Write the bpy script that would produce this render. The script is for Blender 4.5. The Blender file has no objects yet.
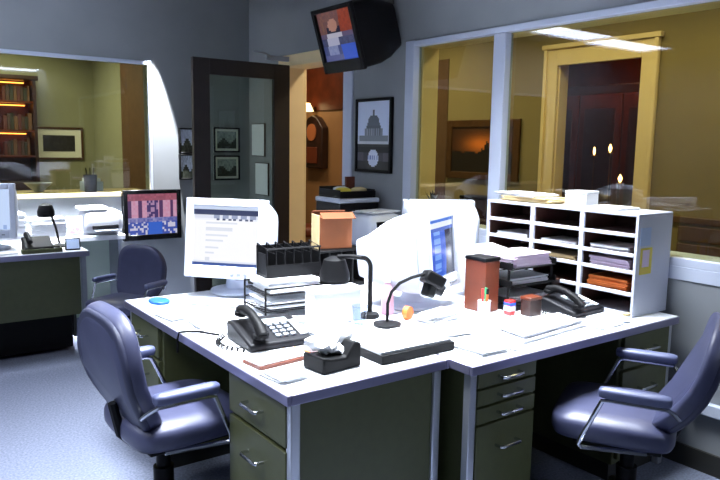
import bpy, bmesh, math, random
from mathutils import Vector, Matrix
random.seed(7)
SC = bpy.context.scene
COL = SC.collection
PI = math.pi
V = Vector

# ------------------------------------------------------------------ materials
def lin(c):
    out = []
    for v in c[:3]:
        v = v / 255.0
        out.append(v / 12.92 if v <= 0.04045 else ((v + 0.055) / 1.055) ** 2.4)
    return (out[0], out[1], out[2], 1.0)

def mat(name, rgb, rough=0.5, metal=0.0, var=0.0, scale=20.0, bump=0.0, spec=0.5, coat=0.0):
    m = bpy.data.materials.new(name); m.use_nodes = True
    nt = m.node_tree; b = nt.nodes['Principled BSDF']
    b.inputs['Roughness'].default_value = rough
    b.inputs['Metallic'].default_value = metal
    b.inputs['Specular IOR Level'].default_value = spec
    b.inputs['Coat Weight'].default_value = coat
    b.inputs['Base Color'].default_value = lin(rgb)
    if var or bump:
        tc = nt.nodes.new('ShaderNodeTexCoord'); n = nt.nodes.new('ShaderNodeTexNoise')
        n.inputs['Scale'].default_value = scale; n.inputs['Detail'].default_value = 4
        nt.links.new(tc.outputs['Object'], n.inputs['Vector'])
        if var:
            r = nt.nodes.new('ShaderNodeValToRGB')
            c = lin(rgb)
            r.color_ramp.elements[0].position = 0.3; r.color_ramp.elements[1].position = 0.7
            r.color_ramp.elements[0].color = tuple(v * (1 - var) for v in c[:3]) + (1,)
            r.color_ramp.elements[1].color = tuple(min(1, v * (1 + var)) for v in c[:3]) + (1,)
            nt.links.new(n.outputs['Fac'], r.inputs['Fac']); nt.links.new(r.outputs['Color'], b.inputs['Base Color'])
        if bump:
            bp = nt.nodes.new('ShaderNodeBump'); bp.inputs['Strength'].default_value = bump; bp.inputs['Distance'].default_value = 0.004
            nt.links.new(n.outputs['Fac'], bp.inputs['Height']); nt.links.new(bp.outputs['Normal'], b.inputs['Normal'])
    return m

def emis(name, rgb, s):
    m = bpy.data.materials.new(name); m.use_nodes = True
    nt = m.node_tree; b = nt.nodes['Principled BSDF']
    b.inputs['Base Color'].default_value = lin(rgb)
    b.inputs['Emission Color'].default_value = lin(rgb); b.inputs['Emission Strength'].default_value = s
    return m

def attr_mat(name, strength=0.0, rough=0.5):
    m = bpy.data.materials.new(name); m.use_nodes = True
    nt = m.node_tree; b = nt.nodes['Principled BSDF']
    a = nt.nodes.new('ShaderNodeAttribute'); a.attribute_name = 'Col'
    b.inputs['Roughness'].default_value = rough
    if strength:
        b.inputs['Base Color'].default_value = (0.01, 0.01, 0.012, 1)
        nt.links.new(a.outputs['Color'], b.inputs['Emission Color']); b.inputs['Emission Strength'].default_value = strength
    else:
        nt.links.new(a.outputs['Color'], b.inputs['Base Color'])
    return m

def glass_mat(name, tint=(235, 240, 232), gain=1.0):
    m = bpy.data.materials.new(name); m.use_nodes = True
    nt = m.node_tree; nt.nodes.clear()
    o = nt.nodes.new('ShaderNodeOutputMaterial'); t = nt.nodes.new('ShaderNodeBsdfTransparent')
    t.inputs['Color'].default_value = lin(tint)
    g = nt.nodes.new('ShaderNodeBsdfGlossy'); g.inputs['Roughness'].default_value = 0.02
    f = nt.nodes.new('ShaderNodeFresnel'); f.inputs['IOR'].default_value = 1.5
    mu = nt.nodes.new('ShaderNodeMath'); mu.operation = 'MULTIPLY'; mu.inputs[1].default_value = gain; mu.use_clamp = True
    x = nt.nodes.new('ShaderNodeMixShader')
    ge = nt.nodes.new('ShaderNodeNewGeometry'); inv = nt.nodes.new('ShaderNodeMath'); inv.operation = 'SUBTRACT'; inv.inputs[0].default_value = 1.0
    m2 = nt.nodes.new('ShaderNodeMath'); m2.operation = 'MULTIPLY'      # reflect on the entry face only: no false total reflection inside the thin pane
    nt.links.new(ge.outputs['Backfacing'], inv.inputs[1])
    nt.links.new(f.outputs[0], mu.inputs[0]); nt.links.new(mu.outputs[0], m2.inputs[0]); nt.links.new(inv.outputs[0], m2.inputs[1]); nt.links.new(m2.outputs[0], x.inputs[0])
    nt.links.new(t.outputs[0], x.inputs[1]); nt.links.new(g.outputs[0], x.inputs[2]); nt.links.new(x.outputs[0], o.inputs[0])
    return m

M = {}
M['carpet'] = mat('carpet', (112, 118, 136), 0.95, var=0.25, scale=90, bump=0.6, spec=0.1)
M['wall'] = mat('wall_paint', (134, 138, 142), 0.75, var=0.04, scale=4)
M['ceil'] = mat('ceiling_tile', (120, 120, 118), 0.9, var=0.08, scale=60)
M['trim'] = mat('white_trim', (196, 204, 222), 0.4)
M['cream'] = mat('cream_casing', (246, 222, 172), 0.4, var=0.03, scale=6)
M['olive_wall'] = mat('olive_wall', (140, 125, 84), 0.8, var=0.05, scale=3)
M['sage_wall'] = mat('sage_wall', (150, 149, 122), 0.8, var=0.05, scale=3)
M['brown_panel'] = mat('brown_panel', (92, 64, 40), 0.6, var=0.12, scale=8)
M['mahogany'] = mat('mahogany', (84, 36, 16), 0.35, var=0.3, scale=7)
M['dark_wood'] = mat('dark_wood', (46, 24, 16), 0.4, var=0.3, scale=9)
M['door_wood'] = mat('door_wood', (26, 17, 15), 0.5, var=0.25, scale=12)
M['hall_floor'] = mat('hall_floor', (96, 70, 46), 0.5, var=0.2, scale=10)
M['steel'] = mat('olive_steel', (80, 84, 52), 0.45, var=0.06, scale=30)
M['steel_dark'] = mat('dark_steel', (44, 44, 40), 0.5)
M['laminate'] = mat('desk_laminate', (226, 229, 235), 0.34, var=0.03, scale=8)
M['edge'] = mat('edge_band', (150, 148, 176), 0.3, metal=0.6)
M['chrome'] = mat('chrome', (205, 208, 214), 0.18, metal=1.0)
M['post'] = mat('satin_post', (206, 210, 218), 0.3, metal=0.75)
M['vinyl'] = mat('blue_grey_vinyl', (62, 65, 92), 0.42, var=0.08, scale=14, bump=0.08)
M['vinyl_arm'] = mat('arm_vinyl', (84, 90, 122), 0.38, var=0.05, scale=14)
M['vinyl_dark'] = mat('dark_vinyl', (50, 53, 76), 0.42, var=0.08, scale=14)
M['black'] = mat('black_plastic', (9, 9, 11), 0.55, var=0.1, scale=40, spec=.15)
M['black_gloss'] = mat('black_gloss', (12, 12, 15), 0.15)
M['charcoal'] = mat('charcoal_plastic', (18, 18, 22), 0.5, var=0.1, scale=40, spec=.2)
M['white_pl'] = mat('white_plastic', (222, 224, 232), 0.38, var=0.02, scale=12)
M['beige_pl'] = mat('beige_plastic', (206, 212, 226), 0.4, var=0.02, scale=12)
M['grey_pl'] = mat('grey_plastic', (140, 145, 152), 0.45, var=0.04, scale=20)
M['key'] = mat('keycap', (190, 194, 204), 0.5)
M['paper'] = mat('paper', (236, 238, 242), 0.85, var=0.03, scale=6)
M['paper_pink'] = mat('pinkish_paper', (238, 220, 238), 0.85, var=0.04, scale=6)
M['paper_yel'] = mat('yellow_paper', (226, 204, 120), 0.85, var=0.05, scale=6)
M['paper_blue'] = mat('bluish_paper', (186, 204, 232), 0.85, var=0.05, scale=6)
M['manila'] = mat('manila', (214, 190, 140), 0.8, var=0.06, scale=6)
M['orange_paper'] = mat('orange_paper', (206, 110, 46), 0.8, var=0.2, scale=9)
M['cardboard'] = mat('tan_cardboard', (118, 64, 30), 0.8, var=0.1, scale=9)
M['red_brown'] = mat('red_brown', (100, 42, 16), 0.5, var=0.15, scale=10)
M['shelf_w'] = mat('white_shelf_metal', (206, 210, 224), 0.4, var=0.02, scale=10)
M['shelf_shade'] = mat('shelf_inside_shade', (70, 40, 28), 0.7, var=0.15, scale=8)  # brown puts the shadow inside the pigeonholes into the colour
M['blue'] = mat('blue_plastic', (36, 92, 214), 0.4, var=0.25, scale=18)
M['lblue'] = mat('light_blue', (150, 186, 232), 0.5, var=0.06, scale=18)
M['red'] = mat('red_plastic', (196, 38, 34), 0.4)
M['orange'] = mat('orange_plastic', (226, 106, 36), 0.5)
M['green'] = mat('green_plastic', (70, 180, 120), 0.5)
M['yellow'] = mat('yellow_label', (226, 206, 70), 0.5)
M['pink'] = mat('pink_tint', (206, 160, 176), 0.4)
M['leaf'] = mat('dark_leaf', (28, 36, 24), 0.6, var=0.3, scale=30)
M['gold'] = mat('gilt_frame', (92, 60, 32), 0.35, metal=0.4, var=0.2, scale=20)
M['mat_white'] = mat('mount_board', (242, 239, 230), 0.8)
M['shade'] = emis('lamp_shade_glow', (255, 224, 160), 3.0)
M['glow_shelf'] = emis('shelf_lamp_glow', (255, 150, 70), 9.0)
M['glow_bulb'] = emis('bulb_glow', (255, 190, 120), 16.0)
M['tube'] = emis('fluorescent_glow', (225, 235, 255), 2.2)
M['tube_far'] = emis('fluorescent_far_glow', (225, 235, 255), 20.0)
M['glass'] = glass_mat('window_glass', (226, 230, 214), 1.6)
M['door_glass'] = glass_mat('door_glass', (228, 234, 222), 1.0)
M['clear'] = glass_mat('clear_plastic', (226, 232, 240), 1.5)
M['picture'] = attr_mat('printed_picture', 0.0, 0.35)
M['screen'] = attr_mat('lit_screen', 1.0, 0.2)
M['tvscreen'] = attr_mat('lit_television', 0.7, 0.2)

# ------------------------------------------------------------------ mesh builder
class MB:
    def __init__(s): s.bm = bmesh.new()
    def ob(s, c, size, rz=0.0, rot=None):
        R = rot if rot is not None else Matrix.Rotation(rz, 3, 'Z')
        hx, hy, hz = size[0] / 2, size[1] / 2, size[2] / 2
        vs = [s.bm.verts.new(V(c) + R @ V((x * hx, y * hy, z * hz))) for x in (-1, 1) for y in (-1, 1) for z in (-1, 1)]
        for f in ((0, 1, 3, 2), (4, 6, 7, 5), (0, 4, 5, 1), (2, 3, 7, 6), (0, 2, 6, 4), (1, 5, 7, 3)):
            s.bm.faces.new([vs[i] for i in f])
        return s
    def box(s, x0, x1, y0, y1, z0, z1):
        return s.ob(((x0 + x1) / 2, (y0 + y1) / 2, (z0 + z1) / 2), (abs(x1 - x0), abs(y1 - y0), abs(z1 - z0)))
    def loft(s, rings, cap=True):
        R = [[s.bm.verts.new(V(p)) for p in r] for r in rings]
        n = len(R[0])
        for a, b in zip(R, R[1:]):
            for i in range(n):
                s.bm.faces.new((a[i], a[(i + 1) % n], b[(i + 1) % n], b[i]))
        if cap:
            s.bm.faces.new(list(reversed(R[0]))); s.bm.faces.new(R[-1])
        return s
    def tube(s, pts, r, n=8):
        pts = [V(p) for p in pts]; rings = []
        rr = r if isinstance(r, (list, tuple)) else [r] * len(pts)
        up = None
        for i, p in enumerate(pts):
            d = (pts[min(i + 1, len(pts) - 1)] - pts[max(i - 1, 0)]).normalized()
            if up is None:
                up = V((0, 0, 1)) if abs(d.z) < 0.9 else V((0, 1, 0))
            a = d.cross(up)
            if a.length < 1e-4: a = d.cross(V((1, 0.3, 0)))
            a.normalize(); b = a.cross(d).normalized(); up = b
            rings.append([p + a * math.cos(2 * PI * k / n) * rr[i] + b * math.sin(2 * PI * k / n) * rr[i] for k in range(n)])
        return s.loft(rings)
    def cyl(s, p0, p1, r0, r1=None, n=20):
        return s.tube([p0, p1], [r0, r0 if r1 is None else r1], n)
    def lathe(s, prof, c=(0, 0, 0), n=24):
        c = V(c)
        return s.loft([[c + V((max(r, 1e-4) * math.cos(2 * PI * k / n), max(r, 1e-4) * math.sin(2 * PI * k / n), z)) for k in range(n)] for r, z in prof])
    def prism(s, poly, o, ex, ey, ez):
        o, ex, ey, ez = V(o), V(ex), V(ey), V(ez)
        return s.loft([[o + ex * x + ey * y for x, y in poly], [o + ex * x + ey * y + ez for x, y in poly]])
    def pillow(s, c, w, h, d, e=4.0, rot=None, puff=0.5, n=36, k=7, warp=None):
        """rounded slab: outline w x h in local x,z; thickness d along local y"""
        R = rot if rot is not None else Matrix.Identity(3)
        rings = []
        for i in range(k):
            t = -1 + 2 * i / (k - 1)
            a = (1 - abs(t) ** 3) ** (1 / 3) if abs(t) < 1 else 0
            sc = 1 - puff * (1 - a) * min(1, 0.9)
            ring = []
            for j in range(n):
                th = 2 * PI * j / n
                cx, sz = math.cos(th), math.sin(th)
                x = math.copysign(abs(cx) ** (2 / e), cx) * max(w / 2 - (1 - sc) * d, 0.002)
                z = math.copysign(abs(sz) ** (2 / e), sz) * max(h / 2 - (1 - sc) * d, 0.002)
                p = V((x, t * d / 2, z))
                if warp: p = warp(p)
                ring.append(V(c) + R @ p)
            rings.append(ring)
        return s.loft(rings)
    def build(s, name, m, parent=None, bevel=0.0, seg=2, smooth=True, loc=None, rz=0.0, sub=0, angle=35):
        bmesh.ops.recalc_face_normals(s.bm, faces=s.bm.faces)
        me = bpy.data.meshes.new(name); s.bm.to_mesh(me); s.bm.free()
        o = bpy.data.objects.new(name, me); COL.objects.link(o)
        me.materials.append(m)
        if smooth and len(me.polygons):
            me.polygons.foreach_set('use_smooth', [True] * len(me.polygons))
            me.set_sharp_from_angle(angle=math.radians(angle))
        if bevel:
            b = o.modifiers.new('bevel', 'BEVEL'); b.width = bevel; b.segments = seg; b.limit_method = 'ANGLE'; b.angle_limit = math.radians(40)
        if sub:
            q = o.modifiers.new('sub', 'SUBSURF'); q.levels = sub; q.render_levels = sub
        if parent: o.parent = parent
        if loc is not None: o.location = loc
        if rz: o.rotation_euler = (0, 0, rz)
        return o

def tag(o, label, cat, group=None):
    o['label'] = label; o['category'] = cat
    if group: o['group'] = group
    return o
def thing(name, label, cat, loc=(0, 0, 0), rz=0.0, group=None, rot=None):
    o = bpy.data.objects.new(name, None); COL.objects.link(o)
    o.empty_display_size = 0.05
    o.location = loc; o.rotation_euler = rot if rot else (0, 0, rz)
    return tag(o, label, cat, group)
def struct(o):
    o['kind'] = 'structure'; return o

def art(name, f, nx, nz, w, h, m, parent, o=(0, 0, 0), ex=(1, 0, 0), ez=(0, 0, 1), bulge=0.0, thick=0.003):
    """a printed or lit picture: f(u, v) gives the colour of each cell, u to the right, v up; a thin solid panel"""
    o, ex, ez = V(o), V(ex).normalized(), V(ez).normalized(); nrm = ex.cross(ez)   # faces -nrm... front is -y for ex=x, ez=z
    bm = bmesh.new()
    g = {}
    for i in range(nx + 1):
        for j in range(nz + 1):
            u, v = i / nx, j / nz
            b = bulge * (1 - (2 * u - 1) ** 2) * (1 - (2 * v - 1) ** 2)
            g[i, j] = bm.verts.new(o + ex * (u - 0.5) * w + ez * (v - 0.5) * h + nrm * b)
    lay = bm.loops.layers.float_color.new('Col')
    for i in range(nx):
        for j in range(nz):
            fc = bm.faces.new((g[i, j], g[i + 1, j], g[i + 1, j + 1], g[i, j + 1]))
            c = lin(f((i + 0.5) / nx, (j + 0.5) / nz))
            for l in fc.loops: l[lay] = c
    me = bpy.data.meshes.new(name); bm.to_mesh(me); bm.free()
    me.materials.append(m)
    ob = bpy.data.objects.new(name, me); COL.objects.link(ob)
    s = ob.modifiers.new('solid', 'SOLIDIFY'); s.thickness = thick; s.offset = -1
    ob.parent = parent
    return ob

def arc(c, r, a0, a1, n, ax=(1, 0, 0), ay=(0, 0, 1)):
    c, ax, ay = V(c), V(ax), V(ay)
    return [c + ax * r * math.cos(a0 + (a1 - a0) * i / n) + ay * r * math.sin(a0 + (a1 - a0) * i / n) for i in range(n + 1)]
def rx(a): return Matrix.Rotation(a, 3, 'X')
def rzm(a): return Matrix.Rotation(a, 3, 'Z')

# ------------------------------------------------------------------ camera
cam = bpy.data.cameras.new('camera'); co = bpy.data.objects.new('camera', cam); COL.objects.link(co)
cam.sensor_fit = 'HORIZONTAL'; cam.sensor_width = 36.0; cam.lens = 36.0 * 694.0 / 720.0; cam.clip_start = 0.05
yaw, pit, rol = math.radians(36.39), math.radians(7.81), math.radians(0.95)
fw = V((math.sin(yaw) * math.cos(pit), math.cos(yaw) * math.cos(pit), -math.sin(pit)))
r0 = V((math.cos(yaw), -math.sin(yaw), 0)); u0 = r0.cross(fw)
rr = r0 * math.cos(rol) + u0 * math.sin(rol); uu = -r0 * math.sin(rol) + u0 * math.cos(rol)
co.matrix_world = Matrix(((rr.x, uu.x, -fw.x, 0), (rr.y, uu.y, -fw.y, 0), (rr.z, uu.z, -fw.z, 1.52), (0, 0, 0, 1)))
SC.camera = co

# ------------------------------------------------------------------ the setting
CEIL = 2.9
XW = 3.2      # right wall with the windows
YB = 6.2      # back wall
struct(MB().box(-3.2, 3.4, -4.2, 6.35, -0.1, 0).build('floor', M['carpet'], smooth=False))
struct(MB().box(-3.2, 3.4, -4.2, 6.35, CEIL, CEIL + 0.1).build('ceiling', M['ceil'], smooth=False))
w = MB()
w.box(XW, XW + .2, -4.2, 0.2, 0, CEIL).box(XW, XW + .2, 0.2, 3.75, 0, 0.97).box(XW, XW + .2, 0.2, 3.75, 2.22, CEIL)
w.box(XW, XW + .2, 3.75, 4.56, 0, CEIL).box(XW, XW + .2, 4.56, 5.52, 2.22, CEIL).box(XW, XW + .2, 5.52, 9.6, 0, CEIL)
struct(w.build('wall_right', M['wall'], smooth=False))
w = MB()
w.box(-3.2, -1.2, YB, YB + .15, 0, CEIL).box(-1.2, 2.21, YB, YB + .15, 0, 1.06).box(-1.2, 2.21, YB, YB + .15, 2.2, CEIL).box(2.21, XW, YB, YB + .15, 0, CEIL)
struct(w.build('wall_back', M['wall'], smooth=False))
struct(MB().box(-3.3, -3.2, -4.2, 6.35, 0, CEIL).build('wall_left', M['wall'], smooth=False))
struct(MB().box(-3.3, 3.4, -4.3, -4.2, 0, CEIL).build('wall_front', M['wall'], smooth=False))
# baseboard raceway on the right wall
struct(MB().box(XW - .035, XW, -1.8, 1.62, 0.285, 0.345).build('trim_1', M['trim'], bevel=.006))
struct(MB().box(XW - .015, XW, -1.8, 4.46, 0, 0.10).build('baseboard_right', M['steel_dark']))
struct(MB().box(-3.2, 2.3, YB - .015, YB, 0, 0.10).build('baseboard_back', M['steel_dark']))

# window 1: two panes in the right wall
win = MB()
win.box(XW - .015, XW + .06, 3.735, 3.825, 0.97, 2.235).box(XW - .015, XW + .058, 2.905, 3.0, 1.006, 2.194)
win.box(XW - .015, XW + .06, 0.2, 3.735, 2.195, 2.232)
win.box(XW - .015, XW + .06, 0.1, 0.2, 0.97, 2.235)
win1 = struct(win.build('window_1', M['trim'], bevel=.006))
struct(MB().box(XW - .005, XW + .2, 0.08, 3.87, 0.965, 1.005).box(XW - .005, XW, 0.08, 3.87, 0.90, 0.965).build('window_sill', M['trim'], win1, bevel=.008))
for y0, y1 in ((0.2, 2.905), (3.0, 3.735)):
    struct(MB().box(XW + .035, XW + .041, y0, y1, 1.005, 2.195).build('window_pane', M['glass'], win1, smooth=False))
struct(MB().box(XW + .06, XW + .21, 3.725, 3.75, 1.005, 2.22).box(XW + .06, XW + .21, .2, 3.725, 2.195, 2.22).build('trim_12', M['cream'], bevel=.003))
# window 2: back wall
win = MB()
win.box(2.20, 2.225, YB - .012, YB + .04, 1.03, 2.225).box(-1.24, 2.20, YB - .012, YB + .04, 2.19, 2.222).box(-1.24, -1.2, YB - .012, YB + .04, 1.03, 2.225)
win2 = struct(win.build('window_2', M['trim'], bevel=.005))
struct(MB().box(-1.24, 2.225, YB - .02, YB + .15, 1.035, 1.07).build('window_sill', M['cream'], win2, bevel=.006))
struct(MB().box(-1.2, 2.20, YB + .02, YB + .026, 1.07, 2.19).build('window_pane', M['glass'], win2, smooth=False))

# doorway in the right wall and its open leaf
d = MB()
d.box(XW - .02, XW, 4.455, 4.575, 0, 2.29).box(XW, XW + .2, 4.55, 4.575, 0, 2.22)
struct(d.build('trim_2', M['trim'], bevel=.006))
d = MB()
d.box(XW, XW + .2, 5.50, 5.52, 0, 2.22).box(XW - .02, XW, 4.575, 5.6, 2.19, 2.29).box(XW - .02, XW, 5.50, 5.6, 0, 2.19).box(XW, XW + .2, 4.575, 5.50, 2.19, 2.22)
d.box(XW + .2, XW + .22, 5.50, 5.62, 0, 2.30).box(XW + .2, XW + .22, 4.46, 5.50, 2.19, 2.30)
struct(d.build('trim_3', M['cream'], bevel=.006))
d = MB()
X0, X1, Y0, Y1 = 2.285, 3.185, 5.40, 5.445
d.box(X0, X0 + .145, Y0, Y1, 0.01, 2.2).box(X1 - .155, X1, Y0, Y1, 0.01, 2.2).box(X0 + .145, X1 - .155, Y0, Y1, 2.07, 2.2).box(X0 + .145, X1 - .155, Y0, Y1, 0.01, 0.30)
door = struct(d.build('door_1', M['door_wood'], bevel=.004))
struct(MB().box(X0 + .145, X1 - .155, 5.419, 5.425, 0.30, 2.07).build('door_pane', M['door_glass'], door, smooth=False))
h = MB(); h.cyl((X0 + .06, Y0, 1.0), (X0 + .06, Y0 - .05, 1.0), .012).lathe([(.0, -.02), (.022, -.012), (.027, 0), (.022, .012), (0, .02)], (X0 + .06, Y0 - .06, 1.0), 16)
struct(h.build('door_knob', M['chrome'], door))
c = MB(); c.box(2.93, 3.15, Y0 - .05, Y0 - .01, 2.225, 2.265).tube([(2.98, Y0 - .03, 2.25), (2.86, Y0 - .16, 2.26), (2.72, Y0 - .2, 2.26)], .008)
struct(c.build('door_closer', M['grey_pl'], door, bevel=.004))

# corridor beyond the right windows and the doorway
struct(MB().box(3.4, 7.4, -1.8, 9.7, -0.1, 0).build('floor_corridor', M['hall_floor'], smooth=False))
struct(MB().box(3.4, 7.4, -1.8, 9.7, CEIL, CEIL + .1).build('ceiling_corridor', M['ceil'], smooth=False))
XC = 5.0
w = MB(); w.box(XC, XC + .12, -1.8, 3.12, 0, CEIL).box(XC, XC + .12, 3.12, 3.95, 2.24, CEIL).box(XC, XC + .12, 3.95, 7.0, 0, CEIL)
struct(w.build('wall_corridor', M['olive_wall'], smooth=False))
struct(MB().box(XC - .01, XC + .12, 7.0, 9.6, 0, CEIL).build('wall_hall', mat('amber_wall', (146, 108, 68), .6, var=.1, scale=3), smooth=False))
struct(MB().box(3.4, 5.12, 9.6, 9.7, 0, CEIL).build('wall_corridor_end', M['olive_wall'], smooth=False))
struct(MB().box(3.4, 7.4, -1.9, -1.8, 0, CEIL).build('wall_corridor_front', M['olive_wall'], smooth=False))
w = MB(); w.box(5.12, 7.3, 2.5, 2.6, 0, CEIL).box(5.12, 7.3, 6.0, 6.1, 0, CEIL).box(7.2, 7.3, 2.6, 6.0, 0, CEIL)
struct(w.build('wall_dark_room', M['mahogany'], smooth=False))
w = MB()      # heavy cream casing round the dark doorway
for a, b, t in ((3.0, 3.14, .03), (3.93, 4.07, .03)):
    w.box(XC - t, XC, a, b, 0, 2.36)
w.box(XC - .03, XC, 3.14, 3.93, 2.22, 2.36).box(XC - .05, XC, 2.98, 4.09, 2.36, 2.40)
w.box(XC - .045, XC - .03, 3.0, 3.035, 0, 2.36).box(XC - .045, XC - .03, 4.035, 4.07, 0, 2.36)
w.box(XC, XC + .12, 3.12, 3.15, 0, 2.24).box(XC, XC + .12, 3.92, 3.95, 0, 2.24)
struct(w.build('trim_4', M['cream'], bevel=.006))
struct(MB().box(XC - .03, XC, 5.72, 5.86, 0, 2.4).build('trim_5', M['cream'], bevel=.006))
struct(MB().box(XC - .012, XC, 5.3, 5.72, 0, 2.4).build('dim_wall_strip', M['brown_panel'], bevel=.004))  # brown strip added for the dim stretch of the corridor wall
struct(MB().box(XC - .02, XC, -1.8, 2.98, 0.98, 1.03).build('trim_7', M['brown_panel'], bevel=.006))
w = MB()
for k in range(6): w.box(XC - .02, XC, -1.8, 2.75, .2 + k * .13, .31 + k * .13)
struct(w.build('trim_8', M['brown_panel'], bevel=.006))

# room beyond the back window
struct(MB().box(-3.2, 3.2, 6.35, 10.7, -0.1, 0).build('floor_back_room', M['hall_floor'], smooth=False))
struct(MB().box(-3.2, 3.2, 6.35, 10.7, CEIL, CEIL + .1).build('ceiling_back_room', M['ceil'], smooth=False))
struct(MB().box(-3.2, 2.95, 10.6, 10.7, 0, CEIL).build('wall_back_room', M['sage_wall'], smooth=False))
struct(MB().box(2.95, 3.19, 6.36, 10.7, 0, CEIL).build('wall_back_room_right', M['sage_wall'], smooth=False))
struct(MB().box(-3.3, -3.2, 6.35, 10.7, 0, CEIL).build('wall_back_room_left', M['sage_wall'], smooth=False))
struct(MB().box(2.90, 2.95, 8.12, 9.2, 0, 2.6).build('trim_9', M['brown_panel'], bevel=.008))

# ------------------------------------------------------------------ desks
def desk(label, loc, W, D, rz, peds, post=True, drawers=(2, 2), rear=True):
    """local: x along the knee side, front face at y=0 (knee side), depth +y; top at .74"""
    t = thing('desk', label, 'desk', loc, rz)
    tp = MB().box(0, W, 0, D, .712, .74).build('desktop', M['laminate'], t, bevel=.004)
    e = MB().box(-.004, W + .004, -.004, .012, .702, .7385).box(-.004, W + .004, D - .012, D + .004, .702, .7385).box(-.004, .012, .012, D - .012, .702, .7385).box(W - .012, W + .004, .012, D - .012, .702, .7385)
    e.build('edge_band', M['edge'], tp, bevel=.004)
    for (a, b), nd in zip(peds, drawers):
        p = MB().box(a, b, .035, D - .03, .09, .708).build('pedestal', M['steel'], t, bevel=.004)
        zs = {2: [(.12, .53), (.545, .695)], 4: [(.12, .49), (.50, .56), (.57, .63), (.64, .70)]}[nd]
        for z0, z1 in zs:
            dr = MB().box(a + .015, b - .015, .015, .035, z0, z1).build('drawer', M['steel'], t, bevel=.003)
            cx = (a + b) / 2; zc = (z1 + z0) / 2 + .002 if z1 - z0 < .2 else z1 - .09
            hw = .055
            MB().tube([(cx - hw, .016, zc), (cx - hw, -.012, zc), (cx - hw + .01, -.018, zc), (cx + hw - .01, -.018, zc), (cx + hw, -.012, zc), (cx + hw, .016, zc)], .006).build('handle', M['chrome'], dr)
        MB().box(a + .02, b - .02, .06, D - .06, .0, .09).build('plinth', M['steel_dark'], t)
    if rear:
        MB().box(peds[0][1], peds[-1][0], D - .06, D - .04, .2, .708).build('modesty_panel', M['steel'], t)
    if post:
        for x in (.012, W - .047):
            for y in (.02, D - .055):
                MB().box(x, x + .035, y, y + .035, 0, .705).build('leg', M['post'], t, bevel=.004)
    return t
# left desk: knee side faces -X. local x -> world -Y, local y -> world +X  (rz = -90 deg)
desk('steel desk with white top whose drawers face the blue-grey chair in the left foreground', (1.06, 3.39, 0), 1.585, .685, -PI / 2, ((.03, .42), (1.12, 1.56)), drawers=(2, 2))
# right desk: knee side faces -Y
desk('steel desk with white top carrying the white pigeonhole shelf, four-drawer pedestal in front', (1.757, 1.69, 0), 1.375, .76, 0, ((.035, .385), (.955, 1.345)), drawers=(4, 2))
# hidden desk behind, knee side faces +Y
desk('steel desk mostly hidden behind the tube monitors and trays, under the low window', (3.17, 3.31, 0), 1.41, .85, PI, ((.03, .45), (.95, 1.38)), drawers=(2, 2), post=False)
# desk at the far left
t = thing('desk', 'dark steel desk at the left edge with open back and a black block for the shade below', 'desk', (-.25, 5.10, 0))
tp = MB().box(0, 1.6, 0, .70, .712, .74).build('desktop', M['laminate'], t, bevel=.004)
MB().box(-.004, 1.604, -.004, .012, .70, .7385).box(1.588, 1.604, .012, .70, .70, .7385).build('edge_band', M['edge'], tp, bevel=.004)
MB().box(.03, 1.55, .06, .08, .27, .705).build('modesty_panel', M['steel'], t)
for x in (.015, 1.55):
    for y in (.02, .645): MB().box(x, x + .035, y, y + .035, 0, .703).build('leg', M['grey_pl'], t, bevel=.004)
MB().box(.6, 1.49, .09, .66, .03, .70).build('pedestal', M['black'], t)  # no real pedestal: black block added as the shade under the desk
MB().box(1.5, 1.52, .09, .66, .1, .70).build('side_panel', M['steel_dark'], t)

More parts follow.
